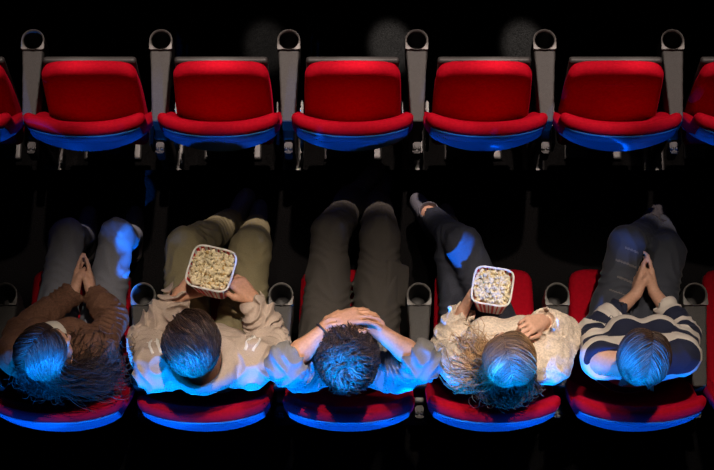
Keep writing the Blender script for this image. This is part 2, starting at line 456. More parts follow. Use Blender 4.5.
JOINTS = [
 dict(pelvis=(0.0, 0.27, 0.55), chest=(-0.024, 0.21, 0.83), neck=(0.003, 0.139, 1.0), head=(-0.002, 0.151, 1.15), shL=(-0.14, 0.196, 0.95), shR=(0.144, 0.196, 0.95), elL=(-0.185, 0.327, 0.72), elR=(0.172, 0.391, 0.72), wrL=(0.013, 0.503, 0.69), wrR=(0.083, 0.495, 0.69), fgL=(0.022, 0.633, 0.66), fgR=(0.065, 0.633, 0.66), hipL=(-0.09, 0.3, 0.53), hipR=(0.09, 0.3, 0.53), knL=(-0.051, 0.778, 0.54), knR=(0.149, 0.778, 0.54), anL=(-0.051, 0.918, 0.1), anR=(0.149, 0.918, 0.1), toL=(-0.051, 1.098, 0.05), toR=(0.149, 1.098, 0.05)),
 dict(pelvis=(0.0, 0.27, 0.55), chest=(-0.004, 0.21, 0.83), neck=(0.013, 0.127, 1.02), head=(-0.023, 0.178, 1.16), shL=(-0.16, 0.139, 0.97), shR=(0.181, 0.15, 0.97), elL=(-0.236, 0.305, 0.7), elR=(0.24, 0.293, 0.7), wrL=(-0.111, 0.481, 0.74), wrR=(0.174, 0.444, 0.8), fgL=(-0.005, 0.524, 0.73), fgR=(0.095, 0.524, 0.84), hipL=(-0.1, 0.3, 0.53), hipR=(0.1, 0.3, 0.53), knL=(-0.113, 0.728, 0.54), knR=(0.143, 0.719, 0.54), anL=(0.028, 0.979, 0.1), anR=(0.139, 0.952, 0.1), toL=(0.093, 1.123, 0.1), toR=(0.148, 1.082, 0.06)),
 dict(pelvis=(0.0, 0.3, 0.55), chest=(-0.004, 0.218, 0.83), neck=(-0.003, 0.117, 1.0), head=(-0.006, 0.15, 1.14), shL=(-0.168, 0.131, 0.97), shR=(0.166, 0.131, 0.97), elL=(-0.218, 0.095, 1.2), elR=(0.26, 0.102, 1.2), wrL=(-0.052, 0.245, 1.215), wrR=(0.066, 0.241, 1.215), fgL=(0.048, 0.265, 1.25), fgR=(-0.052, 0.262, 1.235), hipL=(-0.1, 0.32, 0.53), hipR=(0.1, 0.32, 0.53), knL=(-0.078, 0.786, 0.54), knR=(0.122, 0.778, 0.54), anL=(0.009, 1.089, 0.12), anR=(0.116, 1.078, 0.1), toL=(0.103, 1.211, 0.16), toR=(0.151, 1.201, 0.06)),
 dict(pelvis=(0.0, 0.27, 0.55), chest=(0.043, 0.213, 0.82), neck=(0.034, 0.117, 1.0), head=(0.034, 0.132, 1.14), shL=(-0.116, 0.153, 0.94), shR=(0.198, 0.169, 0.94), elL=(-0.167, 0.263, 0.66), elR=(0.277, 0.318, 0.74), wrL=(-0.105, 0.409, 0.77), wrR=(0.172, 0.308, 0.99), fgL=(-0.056, 0.488, 0.8), fgR=(0.076, 0.256, 1.1), hipL=(-0.09, 0.3, 0.53), hipR=(0.09, 0.3, 0.54), knL=(-0.126, 0.7, 0.52), knR=(-0.093, 0.714, 0.65), anL=(-0.122, 0.961, 0.1), anR=(-0.211, 0.949, 0.3), toL=(-0.126, 1.076, 0.04), toR=(-0.273, 1.091, 0.22)),
 dict(pelvis=(0.0, 0.27, 0.55), chest=(0.019, 0.228, 0.82), neck=(-0.009, 0.132, 1.0), head=(-0.027, 0.139, 1.14), shL=(-0.15, 0.176, 0.94), shR=(0.143, 0.191, 0.94), elL=(-0.149, 0.327, 0.72), elR=(0.199, 0.317, 0.76), wrL=(0.035, 0.501, 0.67), wrR=(0.105, 0.509, 0.67), fgL=(0.062, 0.633, 0.66), fgR=(0.101, 0.633, 0.66), hipL=(-0.09, 0.3, 0.54), hipR=(0.09, 0.3, 0.53), knL=(0.017, 0.724, 0.62), knR=(0.195, 0.717, 0.52), anL=(0.169, 0.903, 0.28), anR=(0.243, 0.961, 0.1), toL=(0.213, 1.018, 0.2), toR=(0.258, 1.08, 0.04))]
# ------------------------------------------------------------------ people
def rot(yaw, pitch, roll=0):
    """yaw>0 turns to the person's left, pitch>0 nods down, roll>0 tips towards the right shoulder"""
    return np.array(Matrix.Rotation(math.radians(yaw), 3, 'Z') @ Matrix.Rotation(-math.radians(pitch), 3, 'X') @ Matrix.Rotation(math.radians(roll), 3, 'Y'))

def hand(F, wr, fg, dorsal, side, sc=1.0, curl=(20, 30, 20), spread=4, thumb=(0, 0)):
    al = unit(np.asarray(fg)-wr); d = np.asarray(dorsal, float); d = unit(d-al*(d@al))
    th = np.cross(al, d)*(1 if side == 'L' else -1)
    def W(x, y, z): return np.asarray(wr)+sc*(x*th+y*al+z*d)
    kn = {'index': (.030, .086), 'middle': (.010, .091), 'ring': (-.011, .086), 'pinky': (-.030, .076)}
    ln = {'index': (.040, .025, .019), 'middle': (.044, .028, .020), 'ring': (.041, .026, .019), 'pinky': (.032, .019, .017)}
    rd = {'index': .0088, 'middle': .0090, 'ring': .0086, 'pinky': .0076}
    for nme, (x, y) in kn.items():
        F.cone(W(x*.45, .0, 0), W(x, y, 0), .0175*sc, .0115*sc, .012)
    F.cone(W(.012, .02, -.008), W(.030, .045, -.012), .016*sc, .012*sc, .012)
    tips = {}
    for i, (nme, (x, y)) in enumerate(kn.items()):
        p = W(x, y, 0); sp = math.radians(spread*(1.5-i)); ang = 0
        fwd = math.cos(sp)*al+math.sin(sp)*th
        rr = rd[nme]*sc
        for j, L in enumerate(ln[nme]):
            ang += math.radians(curl[j]+i*2)
            q = p+sc*L*(math.cos(ang)*fwd-math.sin(ang)*d)
            F.cone(p, q, rr*(1-.07*j), rr*(.93-.08*j), .004 if j else .006)
            p = q
        tips[nme] = p
    t0 = W(.022, .022, -.010); t1 = W(.046, .052, -.016-thumb[1]*.02); t2 = W(.056-thumb[0]*.03, .082, -.022-thumb[1]*.03); t3 = W(.058-thumb[0]*.05, .105, -.028-thumb[1]*.04)
    F.cone(t0, t1, .0150*sc, .0112*sc, .010); F.cone(t1, t2, .0108*sc, .0096*sc, .005); F.cone(t2, t3, .0096*sc, .0075*sc, .005)

def head_prims(F, c, R, sc=1.0):
    W = lambda x, y, z: np.asarray(c)+sc*(R@np.array((x, y, z)))
    E = lambda p, r, k=.015, cut=False: F.ell(W(*p), np.array(r)*sc, R, k, cut)
    E((0, -.012, .022), (.076, .094, .086))
    E((0, .030, -.032), (.062, .062, .085), .03)
    E((0, .040, -.088), (.046, .046, .034), .03)
    E((0, .066, -.104), (.020, .020, .014), .02)
    for s in (-1, 1):
        E((s*.032, .062, -.045), (.022, .024, .020), .02)
        E((s*.031, .091, -.004), (.016, .014, .011), .010, True)
        F.cone(W(s*.012, .086, .014), W(s*.045, .074, .014), .009*sc, .008*sc, .012)
        E((s*.077, -.008, -.018), (.009, .020, .030), .006)
        E((s*.084, -.002, -.016), (.004, .010, .016), .004, True)
        E((s*.010, .098, -.045), (.008, .010, .007), .006)
    F.cone(W(0, .088, .004), W(0, .110, -.040), .008*sc, .0115*sc, .010)
    F.cone(W(-.018, .083, -.070), W(.018, .083, -.070), .0065*sc, .0065*sc, .006)
    F.cone(W(-.015, .081, -.081), W(.015, .081, -.081), .0075*sc, .0075*sc, .006)
    return W

def frame_from(y, hint):
    y = unit(y); x = unit(np.cross(y, hint)); z = np.cross(x, y)
    return np.stack([x, y, z], 1)

def build_person(spec, J, X0):
    P = {k: V3(*v) for k, v in J.items()}
    g, fem = spec.get('scale', 1.0), spec['female']
    root = empty('person', (X0, 0, 0), spec['label'], 'person')
    R = rot(*spec['head_rot']); hc = P['head']; hs = spec.get('head_scale', .97 if fem else 1.02)
    wS = .90 if fem else 1.0
    pel, che, nek = P['pelvis'], P['chest'], P['neck']
    spine = unit(nek-pel)
    allp = np.array(list(P.values())); lo, hi = allp.min(0)-.16, allp.max(0)+.17
    lo[2] = -.01
    # ---------- body
    F = Field(lo, hi, .0055)
    Rt = frame_from(unit(che-pel), V3(1, 0, 0)); Rt = np.stack([V3(1, 0, 0), unit(np.cross(spine, V3(1, 0, 0))), spine], 1)
    F.ell(pel, (.150*wS, .10, .105), Rt, .04)
    F.ell((pel+che)/2, (.130*wS, .090, .13), Rt, .05)
    F.ell(che, (.150*wS, .098, .150), Rt, .05)
    if fem:
        for s in (-1, 1): F.ell(che+Rt@V3(s*.065, .075, .01), (.055, .05, .055), Rt, .03)
    base = hc+R@V3(0, -.02, -.055)*hs
    F.cone(nek-.02*spine, base, .056*wS, .052*wS, .03)
    for s, q in (('L', -1), ('R', 1)):
        sh, el, wr = P['sh'+s], P['el'+s], P['wr'+s]
        F.cone(nek-.035*spine, sh, .052*wS, .050*wS, .05)
        F.cone(che+.02*spine+V3(q*.06, 0, 0), sh, .075*wS, .050*wS, .05)
        F.cone(sh, el, .047*wS, .038*wS, .03)
        mid = el+.3*(wr-el)
        F.cone(el, mid, .038*wS, .039*wS, .02); F.cone(mid, wr, .039*wS, .025*wS, .02)
        hand(F, wr, P['fg'+s], spec['hand'+s]['dorsal'], s, (.92 if fem else 1.02), **{k: v for k, v in spec['hand'+s].items() if k != 'dorsal'})
        hp, kn, an, to = P['hip'+s], P['kn'+s], P['an'+s], P['to'+s]
        F.cone(pel, hp, .09, .082*wS, .04)
        F.cone(hp, kn, .080*wS, .054*wS, .03)
        mc = kn+.35*(an-kn)+V3(0, -.012, -.0)
        F.cone(kn, mc, .052*wS, .050*wS, .02); F.cone(mc, an, .050*wS, .034*wS, .02)
        Rf = frame_from(to-an, V3(0, 0, 1))
        F.cone(an, an+Rf@V3(0, -.025, -.045), .034*wS, .026*wS, .02); F.cone(an+Rf@V3(0, 0, -.02), an+Rf@V3(0, .115, -.055), .032*wS, .020*wS, .02)
    W = head_prims(F, hc, R, hs)
    link('body', mesh_from('body', *F.mesh()), M[spec['skin']], root)
    FB = F
    for s in (-1, 1):
        e = lathe('eye', [(0, -.0115), (.006, -.0098), (.010, -.0055), (.0115, 0), (.010, .0055), (.006, .0098), (0, .0115)], 16)
        eo = link('eye', e, M['eye'], root); eo.location = W(s*.031, .077, -.005)
        look = R@V3(0, .96, -.28)
        io = link('iris', lathe('iris', [(0, .0108), (.0035, .0112), (.0052, .0104), (.0056, .0095), (0, .009)], 14), M['iris'], eo)
        io.rotation_euler = Vector(look).to_track_quat('Z', 'Y').to_euler()
        tube_obj('eyebrow', [W(s*(.014+.008*q), .0935-.0018*q*q*.9, .017+.003*math.sin(q*.75)) for q in range(5)], .0030, M[spec['hair']['mat']], root, 6)
    # ---------- trousers
    T = Field(lo, hi, .0042 if spec['trousers'] == 'ripped' else .007); t = .013
    T.ell(pel, (.150*wS+t, .105+t, .10+t), Rt, .04)
    loose = spec.get('loose', 1.0)
    for k, s in enumerate('LR'):
        hp, kn, an, to = P['hip'+s], P['kn'+s], P['an'+s], P['to'+s]
        T.cone(pel, hp, .09+t, .083*wS+t, .04)
        T.cone(hp, kn, (.083*wS+t)*loose, (.056*wS+t)*loose, .03, fold=(.004, 55, k+spec['seed']))
        hem = kn+(an-kn)*spec.get('hem', .98)
        mc = kn+.4*(hem-kn)+V3(0, -.012, 0)
        T.cone(kn, mc, (.055*wS+t)*loose, (.050*wS+t)*loose, .03, fold=(.004, 60, k+3))
        T.cone(mc, hem, (.050*wS+t)*loose, (.038*wS+t)*loose, .02, fold=(.003, 90, k+5))
    amp = spec.get('leg_wrinkle', .0035)
    T.displace(lambda X, Y, Z: amp*wave(X, Y, Z, 38, spec['seed']))
    for s in 'LR':
        kn, an, to = P['kn'+s], P['an'+s], P['to'+s]; hem = kn+(an-kn)*spec.get('hem', .98); dr = unit(an-kn)
        T.cone(hem+dr*.005, hem+dr*.10, .038*wS+t*.6, .05, .004, cut=True)
    v, f = T.mesh(); attr = None
    if spec['trousers'] == 'ripped':
        t_, d_ = seg_t(v, P['hipL'], P['knL']); rr = np.random.RandomState(4); attr = np.full(len(v), .1)
        ab = P['knL']-P['hipL']; sd = unit(np.cross(ab, V3(0, 0, 1)))
        off = (v-P['hipL'])@sd
        for u, o, w, th in ((.40, .0, .040, .008), (.53, .012, .045, .009), (.66, .02, .035, .011), (.80, .01, .045, .012), (.93, .02, .03, .012)):
            e = np.abs(t_-u+.25*off)/th*.9; m = (e < 1) & (np.abs(off-o) < w) & (v[:, 2] > P['hipL'][2]+.02) & (d_ < .14)
            attr[m] = .5
    link('trousers', mesh_from('trousers', v, f, attr), M[spec['trousers']], root)
    # ---------- shoes
    for s in 'LR':
        an, to = P['an'+s], P['to'+s]
        y = unit(to-an); Rf = frame_from(y, V3(0, 0, 1)); L = max(np.linalg.norm(to-an), .16)
        toe = an+y*min(L, .17)
        w = lambda x, yy, z: an+Rf@V3(x, yy, z)
        U = Field(np.minimum(an, toe)-.13, np.maximum(an, toe)+.13, .005)
        U.cone(w(0, -.045, -.045), w(0, .02, -.04), .036, .036, .02)
        U.cone(w(0, .02, -.035), w(0, .13, -.052), .040, .032, .03)
        U.cone(w(0, -.02, -.04), w(0, -.008, .02), .042, .045, .02)
        U.cone(w(0, .10, -.052), w(0, .155, -.055), .035, .030, .02)
        U.cone(w(0, -.012, .012), w(0, -.012, .10), .036, .040, .004, cut=True)
        shoe = link('shoe', mesh_from('shoe', *U.mesh()), M[spec['shoe']], root)
        B = Field(np.minimum(an, toe)-.15, np.maximum(an, toe)+.15, .005)
        B.cone(w(0, -.045, -.078), w(0, .155, -.080), .040, .038, .01)
        n_ = Rf[:, 2]
        for off, sgn in ((-.066, 1), (-.094, -1)):
            pc = an+n_*off
            B.d = np.maximum(B.d, (sgn*((B.lo[0]+B.h*np.arange(B.n[0]))[:, None, None]*n_[0]+(B.lo[1]+B.h*np.arange(B.n[1]))[None, :, None]*n_[1]+(B.lo[2]+B.h*np.arange(B.n[2]))[None, None, :]*n_[2]-pc@n_)).astype(np.float32))
        link('sole', mesh_from('sole', *B.mesh()), M['sole'], shoe)
        lp = []
        for q in range(9): lp.append(w((-.02 if q % 2 else .02), .02+q*.010, .004-q*.0032))
        tube_obj('shoelace', lp, .0032, M['lace'], shoe, 6)
    # ---------- top
    C = Field(lo, hi, .005); t = spec.get('top_thick', .014)
    bag = spec.get('baggy', 1.0)
    C.ell((pel+che)/2-.02*spine, (.136*wS*bag+t, .098+t, .17), Rt, .05)
    C.ell(pel+.07*spine, (.146*wS*bag+t, .108+t, .10), Rt, .05)
    C.ell(che, (.152*wS+t, .102+t, .152+t), Rt, .05)
    if fem:
        for s in (-1, 1): C.ell(che+Rt@V3(s*.065, .080, .01), (.055+t, .05+t, .055+t), Rt, .03)
    cut_at = spec['sleeve']
    fa, ff_ = spec.get('sleeve_fold', (.006, 70))
    for k, (s, q) in enumerate((('L', -1), ('R', 1))):
        sh, el, wr = P['sh'+s], P['el'+s], P['wr'+s]
        C.cone(nek-.05*spine, sh, .054*wS+t*.6, .052*wS+t, .05)
        C.cone(che+.02*spine+V3(q*.06, 0, 0), sh, .078*wS+t, .052*wS+t, .05)
        sl = spec.get('sleeve_r', 1.0)
        if cut_at <= 1.0:                                   # sleeve ends on the upper arm
            e = sh+(el-sh)*cut_at
            C.cone(sh, e, (.050*wS+t)*sl, (.046*wS+t)*sl, .03, fold=(fa, ff_, 2*k))
            d = unit(el-sh); C.cone(e+d*.01, e+d*.12, (.046*wS+t)*sl-.008, .07, .004, cut=True)
        else:
            C.cone(sh, el, (.050*wS+t)*sl, (.043*wS+t)*sl, .03, fold=(fa, ff_, 2*k))
            e = el+(wr-el)*(cut_at-1); r1 = .041*wS+t+(.026-.041)*wS*(cut_at-1)
            mid = el+(e-el)*.5
            C.cone(el, mid, (.043*wS+t)*sl, (.041*wS+t*.9)*sl, .02, fold=(fa, ff_, 2*k+1)); C.cone(mid, e, (.041*wS+t*.9)*sl, r1, .02, fold=(fa, ff_*1.2, 2*k+1))
            d = unit(wr-el); C.cone(e+d*.008, e+d*.10, r1-.007, r1+.02, .004, cut=True)
    if spec.get('hood'):
        for a0, a1, rr, up in ((-150, 150, .036, .0), (-140, 140, .034, .022)):
            pts = []
            for a in np.linspace(a0, a1, 15):
                aa = math.radians(a-90); fw = (math.sin(aa)+1)/2
                pts.append(nek+V3(.098*math.cos(aa), .088*math.sin(aa)+.018, .012+up-.055*fw))
            C.chain(pts, [rr*(1-.35*abs(q-7)/7) for q in range(15)], .02, fold=(.005, 40, 8))
    amp = spec.get('wrinkle', .004)
    C.displace(lambda X, Y, Z: amp*wave(X, Y, Z, spec.get('wr_freq', 34), spec['seed']+20))
    nd = unit(base-nek)
    no = spec.get('neck_open', .062)
    C.cone(nek+nd*.012, nek+nd*.16, no, no+.05, .008, cut=True)
    if spec.get('boat'):
        C.ell(nek+V3(-.080, -.035, .02), (.175, .105, .085), None, .02, cut=True)
    # keep the clothing on the seat side inside its own thickness over the body
    v, f = C.mesh(); attr = None
    if spec['top'] == 'striped':
        best = np.full(len(v), 9.); attr = (v-pel)@spine+.02
        for s in 'LR':
            sh, el, wr = P['sh'+s], P['el'+s], P['wr'+s]
            t1, d1 = seg_t(v, sh, el); t2, d2 = seg_t(v, el, wr); L1 = np.linalg.norm(el-sh)
            out = ((t1 > .04) & (np.abs(v[:, 0]-pel[0]) > np.abs(sh[0]-pel[0])-.03) & (d1 < .085)) | (d2 < .062) | ((d1 < .07) & (t1 > .25))
            u = np.where(d1 < d2, t1*L1, L1+t2*np.linalg.norm(wr-el))
            attr = np.where(out, ((sh-pel)@spine+.02)-u+.03, attr)
    top = link('top', mesh_from('top', v, f, attr), M[spec['top']], root)
    if spec.get('top_name'): top.name = spec['top_name']
    # layered inner shirt
    if spec.get('inner'):
        I = Field(che-.25, np.maximum(nek, che)+.22, .006)
        I.ell(che+.01*spine+Rt@V3(0, .012, .02), (.120*wS, .105+t, .150), Rt, .03)
        I.cone(nek-.03*spine, nek+nd*.025, .062*wS, .060*wS, .02)
        I.cone(nek+nd*.02, nek+nd*.15, .058*wS, .09, .004, cut=True)
        link('shirt', mesh_from('shirt', *I.mesh()), M[spec['inner']], root)
    # ---------- hair
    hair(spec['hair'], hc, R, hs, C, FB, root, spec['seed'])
    return root, P, C, W

def hair(h, hc, R, hs, C, FB, root, seed):
    rs = np.random.RandomState(seed+100)
    ec, er = V3(0, -.012, .022), V3(.076, .094, .086)+h.get('lift', .006)
    # cap that follows the hairline
    n = h['n']; U = []
    front, backz = h.get('front', .45), h.get('back', -.75)
    def inside(d):
        lim = np.where(d[:, 1] > 0, backz*.35+(front-backz*.35)*np.clip(d[:, 1]*1.3, 0, 1), backz*np.clip(-d[:, 1]*1.6+.35, 0, 1))
        return d[:, 2] > lim
    while sum(len(q) for q in U) < n:
        d = rs.normal(size=(4000, 3)); d /= np.linalg.norm(d, axis=1)[:, None]; U.append(d[inside(d)])
    U = np.concatenate(U)[:n]
    p = ec+U*er; paths = []; m = h['steps']; ds = h['len']/m
    L = 1+h.get('len_var', .25)*(rs.rand(n)-.5)*2
    if 'len_fn' in h: L = L*h['len_fn'](U)
    tgt = None if 'target' not in h else np.array(h['target'])[None]+rs.normal(size=(n, 3))*np.array(h['target_spread'])
    if 'back_target' in h:
        bk = ((U[:, 1]*.8+.35*U[:, 0]*h['side']) < h['split']) | (U[:, 0]*h['side'] < -.12)
        tgt[bk] = np.array(h['back_target'])+rs.normal(size=(bk.sum(), 3))*np.array((.04, .018, .03))
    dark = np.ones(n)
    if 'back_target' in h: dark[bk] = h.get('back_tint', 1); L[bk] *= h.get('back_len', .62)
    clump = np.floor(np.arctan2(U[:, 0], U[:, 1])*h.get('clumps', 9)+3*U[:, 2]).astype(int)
    ph = rs.rand(400)*6.28; ci = clump % 400
    Rw = R; g_local = R.T@V3(0, 0, -1)
    vel = None
    pw = None
    free = np.zeros(n, bool)
    for i in range(m):
        paths.append(hc+hs*(p@R.T))
        q = p-ec; nrm = q/er**2; nrm /= np.linalg.norm(nrm, axis=1)[:, None]
        flow = h['flow'](p, U, i/m)
        flow = flow-nrm*np.sum(flow*nrm, 1)[:, None]; flow /= np.linalg.norm(flow, axis=1)[:, None]+1e-6
        if h.get('mess'):
            cell = (np.floor(U*h['mess'][1]+7)@np.array((1, 17, 59))).astype(int) % 397; a = (ph[cell]-3.14)/3.14*h['mess'][0]
            flow = np.cos(a)[:, None]*flow+np.sin(a)[:, None]*np.cross(nrm, flow)
        if h.get('curl'):
            a = ph[ci]+i*h['curl'][1]; b = np.cross(nrm, flow)
            flow = flow+h['curl'][0]*(np.cos(a)[:, None]*b+.9*np.sin(a)[:, None]*nrm)
        elif h.get('wave'):
            a = ph[ci]*.5+i*h['wave'][1]; b = np.cross(nrm, flow)
            flow = flow+h['wave'][0]*(np.cos(a)[:, None]*b)
        flow = flow+rs.normal(size=(n, 3))*h.get('frizz', .08)
        if h.get('fall'):
            hang = np.tile(g_local, (n, 1))
            if tgt is not None:
                tl = ((tgt-hc)/hs)@R
                dv = tl-p; dist = np.linalg.norm(dv, axis=1)[:, None]
                hang = hang*.35+dv/(dist+.03)*h.get('pull', 1.0)
            if h.get('wave'):
                a = ph[ci]+i*h['wave'][1]
                hang = hang+h['wave'][0]*np.stack([np.cos(a), np.sin(a), .3*np.sin(a)], 1)
            hang += rs.normal(size=(n, 3))*h.get('frizz', .08)
            free |= (p[:, 2] < h['fall']+.03*U[:, 2]) if tgt is None else ((p[:, 2] < h['fall']) | (i/m > h.get('free_at', .45)))
            w = free[:, None]
            flow = np.where(w, (flow*.35+hang), flow)
        flow /= np.linalg.norm(flow, axis=1)[:, None]+1e-6
        vel = flow if vel is None else vel*h.get('stiff', .45)+flow*(1-h.get('stiff', .45))
        step = vel/(np.linalg.norm(vel, axis=1)[:, None]+1e-6)*(ds*L)[:, None]
        p = p+step
        # stay on or above the scalp, and above the clothes
        q = (p-ec)/er; r = np.linalg.norm(q, axis=1)
        lift = 1+h.get('puff', .06)*(.2+.8*((np.arange(n)*.618) % 1))*min(1, (i+1)/3)
        if h.get('tousle'): lift = lift+h['tousle']*(.5+.5*np.sin(ph[ci]+i*h['curl'][1]))*(i/m)
        on = ~free | (r < lift)
        p = np.where(on[:, None], ec+(p-ec)*(np.where(free, np.maximum(r, lift), np.where(r < lift, lift, lift*.4+r*.6)) / r)[:, None], p)
        if h.get('fall'):
            wpos = hc+hs*(p@R.T)
            wpos = C.push(wpos, .004+.010*((np.arange(n)*.381) % 1))
            if free.any(): wpos[free] = FB.push(wpos[free], .006)
            p = ((wpos-hc)/hs)@R
    paths = np.stack(paths, 1)
    rad = np.linspace(1, .45, m)[None]*(h.get('r', .0019)*(.8+.4*rs.rand(n)))[:, None]
    v, f = tubes(paths, rad, 4)
    if 'back_target' in h: tint_add = np.where(bk, 0, h.get('front_tint', 0))
    else: tint_add = 0
    tint = np.clip(0*tint_add+.45+.22*rs.normal(size=n)+.18*np.sin(ph[ci]), .02, .98)
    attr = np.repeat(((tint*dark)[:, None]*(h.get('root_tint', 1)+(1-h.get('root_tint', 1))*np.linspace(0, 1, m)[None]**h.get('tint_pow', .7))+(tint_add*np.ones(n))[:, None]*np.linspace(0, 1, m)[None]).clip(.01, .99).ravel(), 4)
    # scalp cap
    K = Field(hc-.16, hc+.16, .005)
    Wc = lambda a: hc+hs*(R@a)
    K.ell(Wc(ec), (V3(.076, .094, .086)+.004)*hs, R, .005)
    xs = [K.lo[i]+K.h*np.arange(K.n[i]) for i in range(3)]
    G = np.stack(np.meshgrid(*xs, indexing='ij'), -1)
    gl = ((G-hc)/hs)@R; u = (gl-ec)/er; u = u/(np.linalg.norm(u, axis=-1)[..., None]+1e-6)
    lim = np.where(u[..., 1] > 0, backz*.35+(front-backz*.35)*np.clip(u[..., 1]*1.3, 0, 1), backz*np.clip(-u[..., 1]*1.6+.35, 0, 1))
    K.d = np.maximum(K.d, ((lim-u[..., 2])*.07).astype(np.float32))
    K.d = np.maximum(K.d, -(K.d+.012)*1.0)
    v2, f2 = K.mesh()
    v = np.concatenate([v, v2]); f = np.concatenate([f, f2+len(v)-len(v2)]); attr = np.concatenate([attr, np.full(len(v2), .2)])
    return link('hair', mesh_from('hair', v, f, attr), M[h['mat']], root)

def flow_part(px, down=.6, back=.35):
    def fn(p, U, t):
        s = np.where(U[:, 0] > px, 1, -1)
        return np.stack([s*.8, np.full(len(p), -back), np.full(len(p), -down)], 1)
    return fn
def flow_comb(v):
    v = np.asarray(v)
    def fn(p, U, t): return np.where(U[:, 1:2] < -.45, np.array((.25, -.3, -1.)), v)+np.zeros((len(p), 3))
    return fn
def flow_whorl(c, fwd=0.0, side=0.0):
    c = np.asarray(c)
    def fn(p, U, t):
        d = p-c
        return d/np.linalg.norm(d, axis=1)[:, None]+np.array((side, fwd, 0))
    return fn
SPECS = [
 dict(label='woman in brown jacket and pale jeans with long dark hair, hands pressed together', female=True, skin='skin_pale', seed=1,
  head_rot=(-38, 12, -14), handL=dict(dorsal=(-1, 0, .1), curl=(5, 6, 5), spread=1, thumb=(.7, 0)), handR=dict(dorsal=(1, 0, .1), curl=(5, 6, 5), spread=1, thumb=(.7, 0)),
  trousers='jeans_light', shoe='canvas', top='brown_jacket', top_name='jacket', inner='white_shirt', sleeve=1.93, wrinkle=.004, loose=1.05, neck_open=.085, top_thick=.020,
  leg_wrinkle=.002, baggy=1.06, sleeve_fold=(.006, 80),
  hair=dict(n=4200, steps=22, len=.46, mat='hair_dark', front=.62, back=-.8, flow=flow_part(.02, .5, .55), fall=-.02, target=(.185, .215, .92), target_spread=(.045, .06, .06), back_target=(.0, .07, .98), side=1, split=-.55, front_tint=.4,  # front_tint lightens the front strands in place of warm light on them
            pull=1.0, free_at=.30, wave=(.26, .62), frizz=.05, clumps=17, r=.0017, puff=.14)),
 dict(label='man in oatmeal hoodie and khaki trousers holding a striped popcorn tub with both hands', female=False, skin='skin', seed=2,
  head_rot=(10, 30, 4), head_scale=1.08, handL=dict(dorsal=(-.35, -.35, -.85), curl=(22, 24, 16), spread=5), handR=dict(dorsal=(.45, .25, .8), curl=(28, 34, 22), spread=5, thumb=(.2, .2)),
  trousers='khaki', shoe='canvas_grey', top='hoodie', top_name='hoodie', sleeve=1.93, wrinkle=.0075, loose=1.16, hood=True, top_thick=.022, neck_open=.072, sleeve_fold=(.017, 62),
  sleeve_r=1.06, baggy=1.08, leg_wrinkle=.0045,
  hair=dict(n=2400, steps=9, len=.10, mat='hair_brown', front=.55, back=-.62, flow=flow_comb((.55, -.8, -.15)), curl=(.15, .6), tousle=.08, frizz=.10, clumps=8, r=.0025, puff=.18,
            len_fn=lambda U: np.where(U[:, 2] > .15, 1.15, .35))),
 dict(label='man in grey T-shirt leaning back with both hands clasped on his forehead', female=False, skin='skin', seed=3,
  head_rot=(2, -6, 0), handL=dict(dorsal=(-.1, .45, .85), curl=(16, 26, 20), spread=6), handR=dict(dorsal=(.1, .45, .85), curl=(16, 26, 20), spread=6),
  trousers='cargo', shoe='canvas', top='grey_tee', top_name='t_shirt', sleeve=1.07, wrinkle=.007, wr_freq=26, loose=1.10, top_thick=.016, neck_open=.070, sleeve_r=1.18, sleeve_fold=(.010, 48),
  baggy=1.14, leg_wrinkle=.005,
  hair=dict(n=2400, steps=10, len=.095, mat='hair_brown', front=.5, back=-.66, flow=flow_whorl((0, -.07, .10), .12), mess=(1.5, 3.2), curl=(.9, 1.25), tousle=.30, frizz=.25, clumps=16, r=.0026, puff=.24,
            len_fn=lambda U: np.where(U[:, 2] > 0, 1.15, .6))),
 dict(label='woman in cream knitted sweater with long wavy honey hair, touching her forehead and holding popcorn', female=True, skin='skin_pale', seed=4,
  head_rot=(12, 8, -6), handL=dict(dorsal=(-.9, -.1, -.35), curl=(16, 22, 16), spread=6, thumb=(.1, .1)), handR=dict(dorsal=(.45, .35, .8), curl=(48, 50, 30), spread=3, thumb=(.4, .3)),
  trousers='jeans_dark', shoe='canvas_grey', top='knit', top_name='sweater', sleeve=1.95, wrinkle=.005, wr_freq=40, loose=1.03, top_thick=.026, neck_open=.085, sleeve_fold=(.009, 85), sleeve_r=1.08,
  baggy=1.1, leg_wrinkle=.003, hem=.84,
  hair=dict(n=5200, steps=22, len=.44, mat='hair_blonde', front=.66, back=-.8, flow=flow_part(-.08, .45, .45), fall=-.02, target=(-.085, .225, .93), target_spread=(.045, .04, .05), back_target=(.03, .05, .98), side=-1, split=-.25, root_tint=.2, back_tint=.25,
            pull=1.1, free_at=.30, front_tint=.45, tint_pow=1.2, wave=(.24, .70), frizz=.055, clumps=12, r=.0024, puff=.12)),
 dict(label='woman in navy and white striped top with bobbed hair, hands clasped at her knee', female=True, skin='skin_pale', seed=5,
  head_rot=(-8, 14, 4), handL=dict(dorsal=(-1, 0, .2), curl=(6, 8, 8), spread=1, thumb=(.7, 0)), handR=dict(dorsal=(1, 0, .2), curl=(6, 8, 8), spread=1, thumb=(.7, 0)),
  trousers='ripped', shoe='canvas', top='striped', top_name='striped_top', sleeve=1.62, wrinkle=.004, loose=1.05, top_thick=.016, neck_open=.085, boat=True, sleeve_fold=(.005, 70), sleeve_r=1.06,
  baggy=1.08, leg_wrinkle=.003,
  hair=dict(n=4200, steps=14, len=.195, len_fn=lambda U: .40+.60*np.clip((U[:, 2]+.5)/1.2, 0, 1), mat='hair_mid', front=.62, back=-.8, flow=flow_part(.12, .7, .75), fall=-.06, frizz=.045, clumps=18, r=.0017, puff=.16, stiff=.6)),
]
ROOT_X = [-1.11, -.57, -.03, .51, 1.05]
people = [build_person(s, j, x) for s, j, x in zip(SPECS, JOINTS, ROOT_X)]

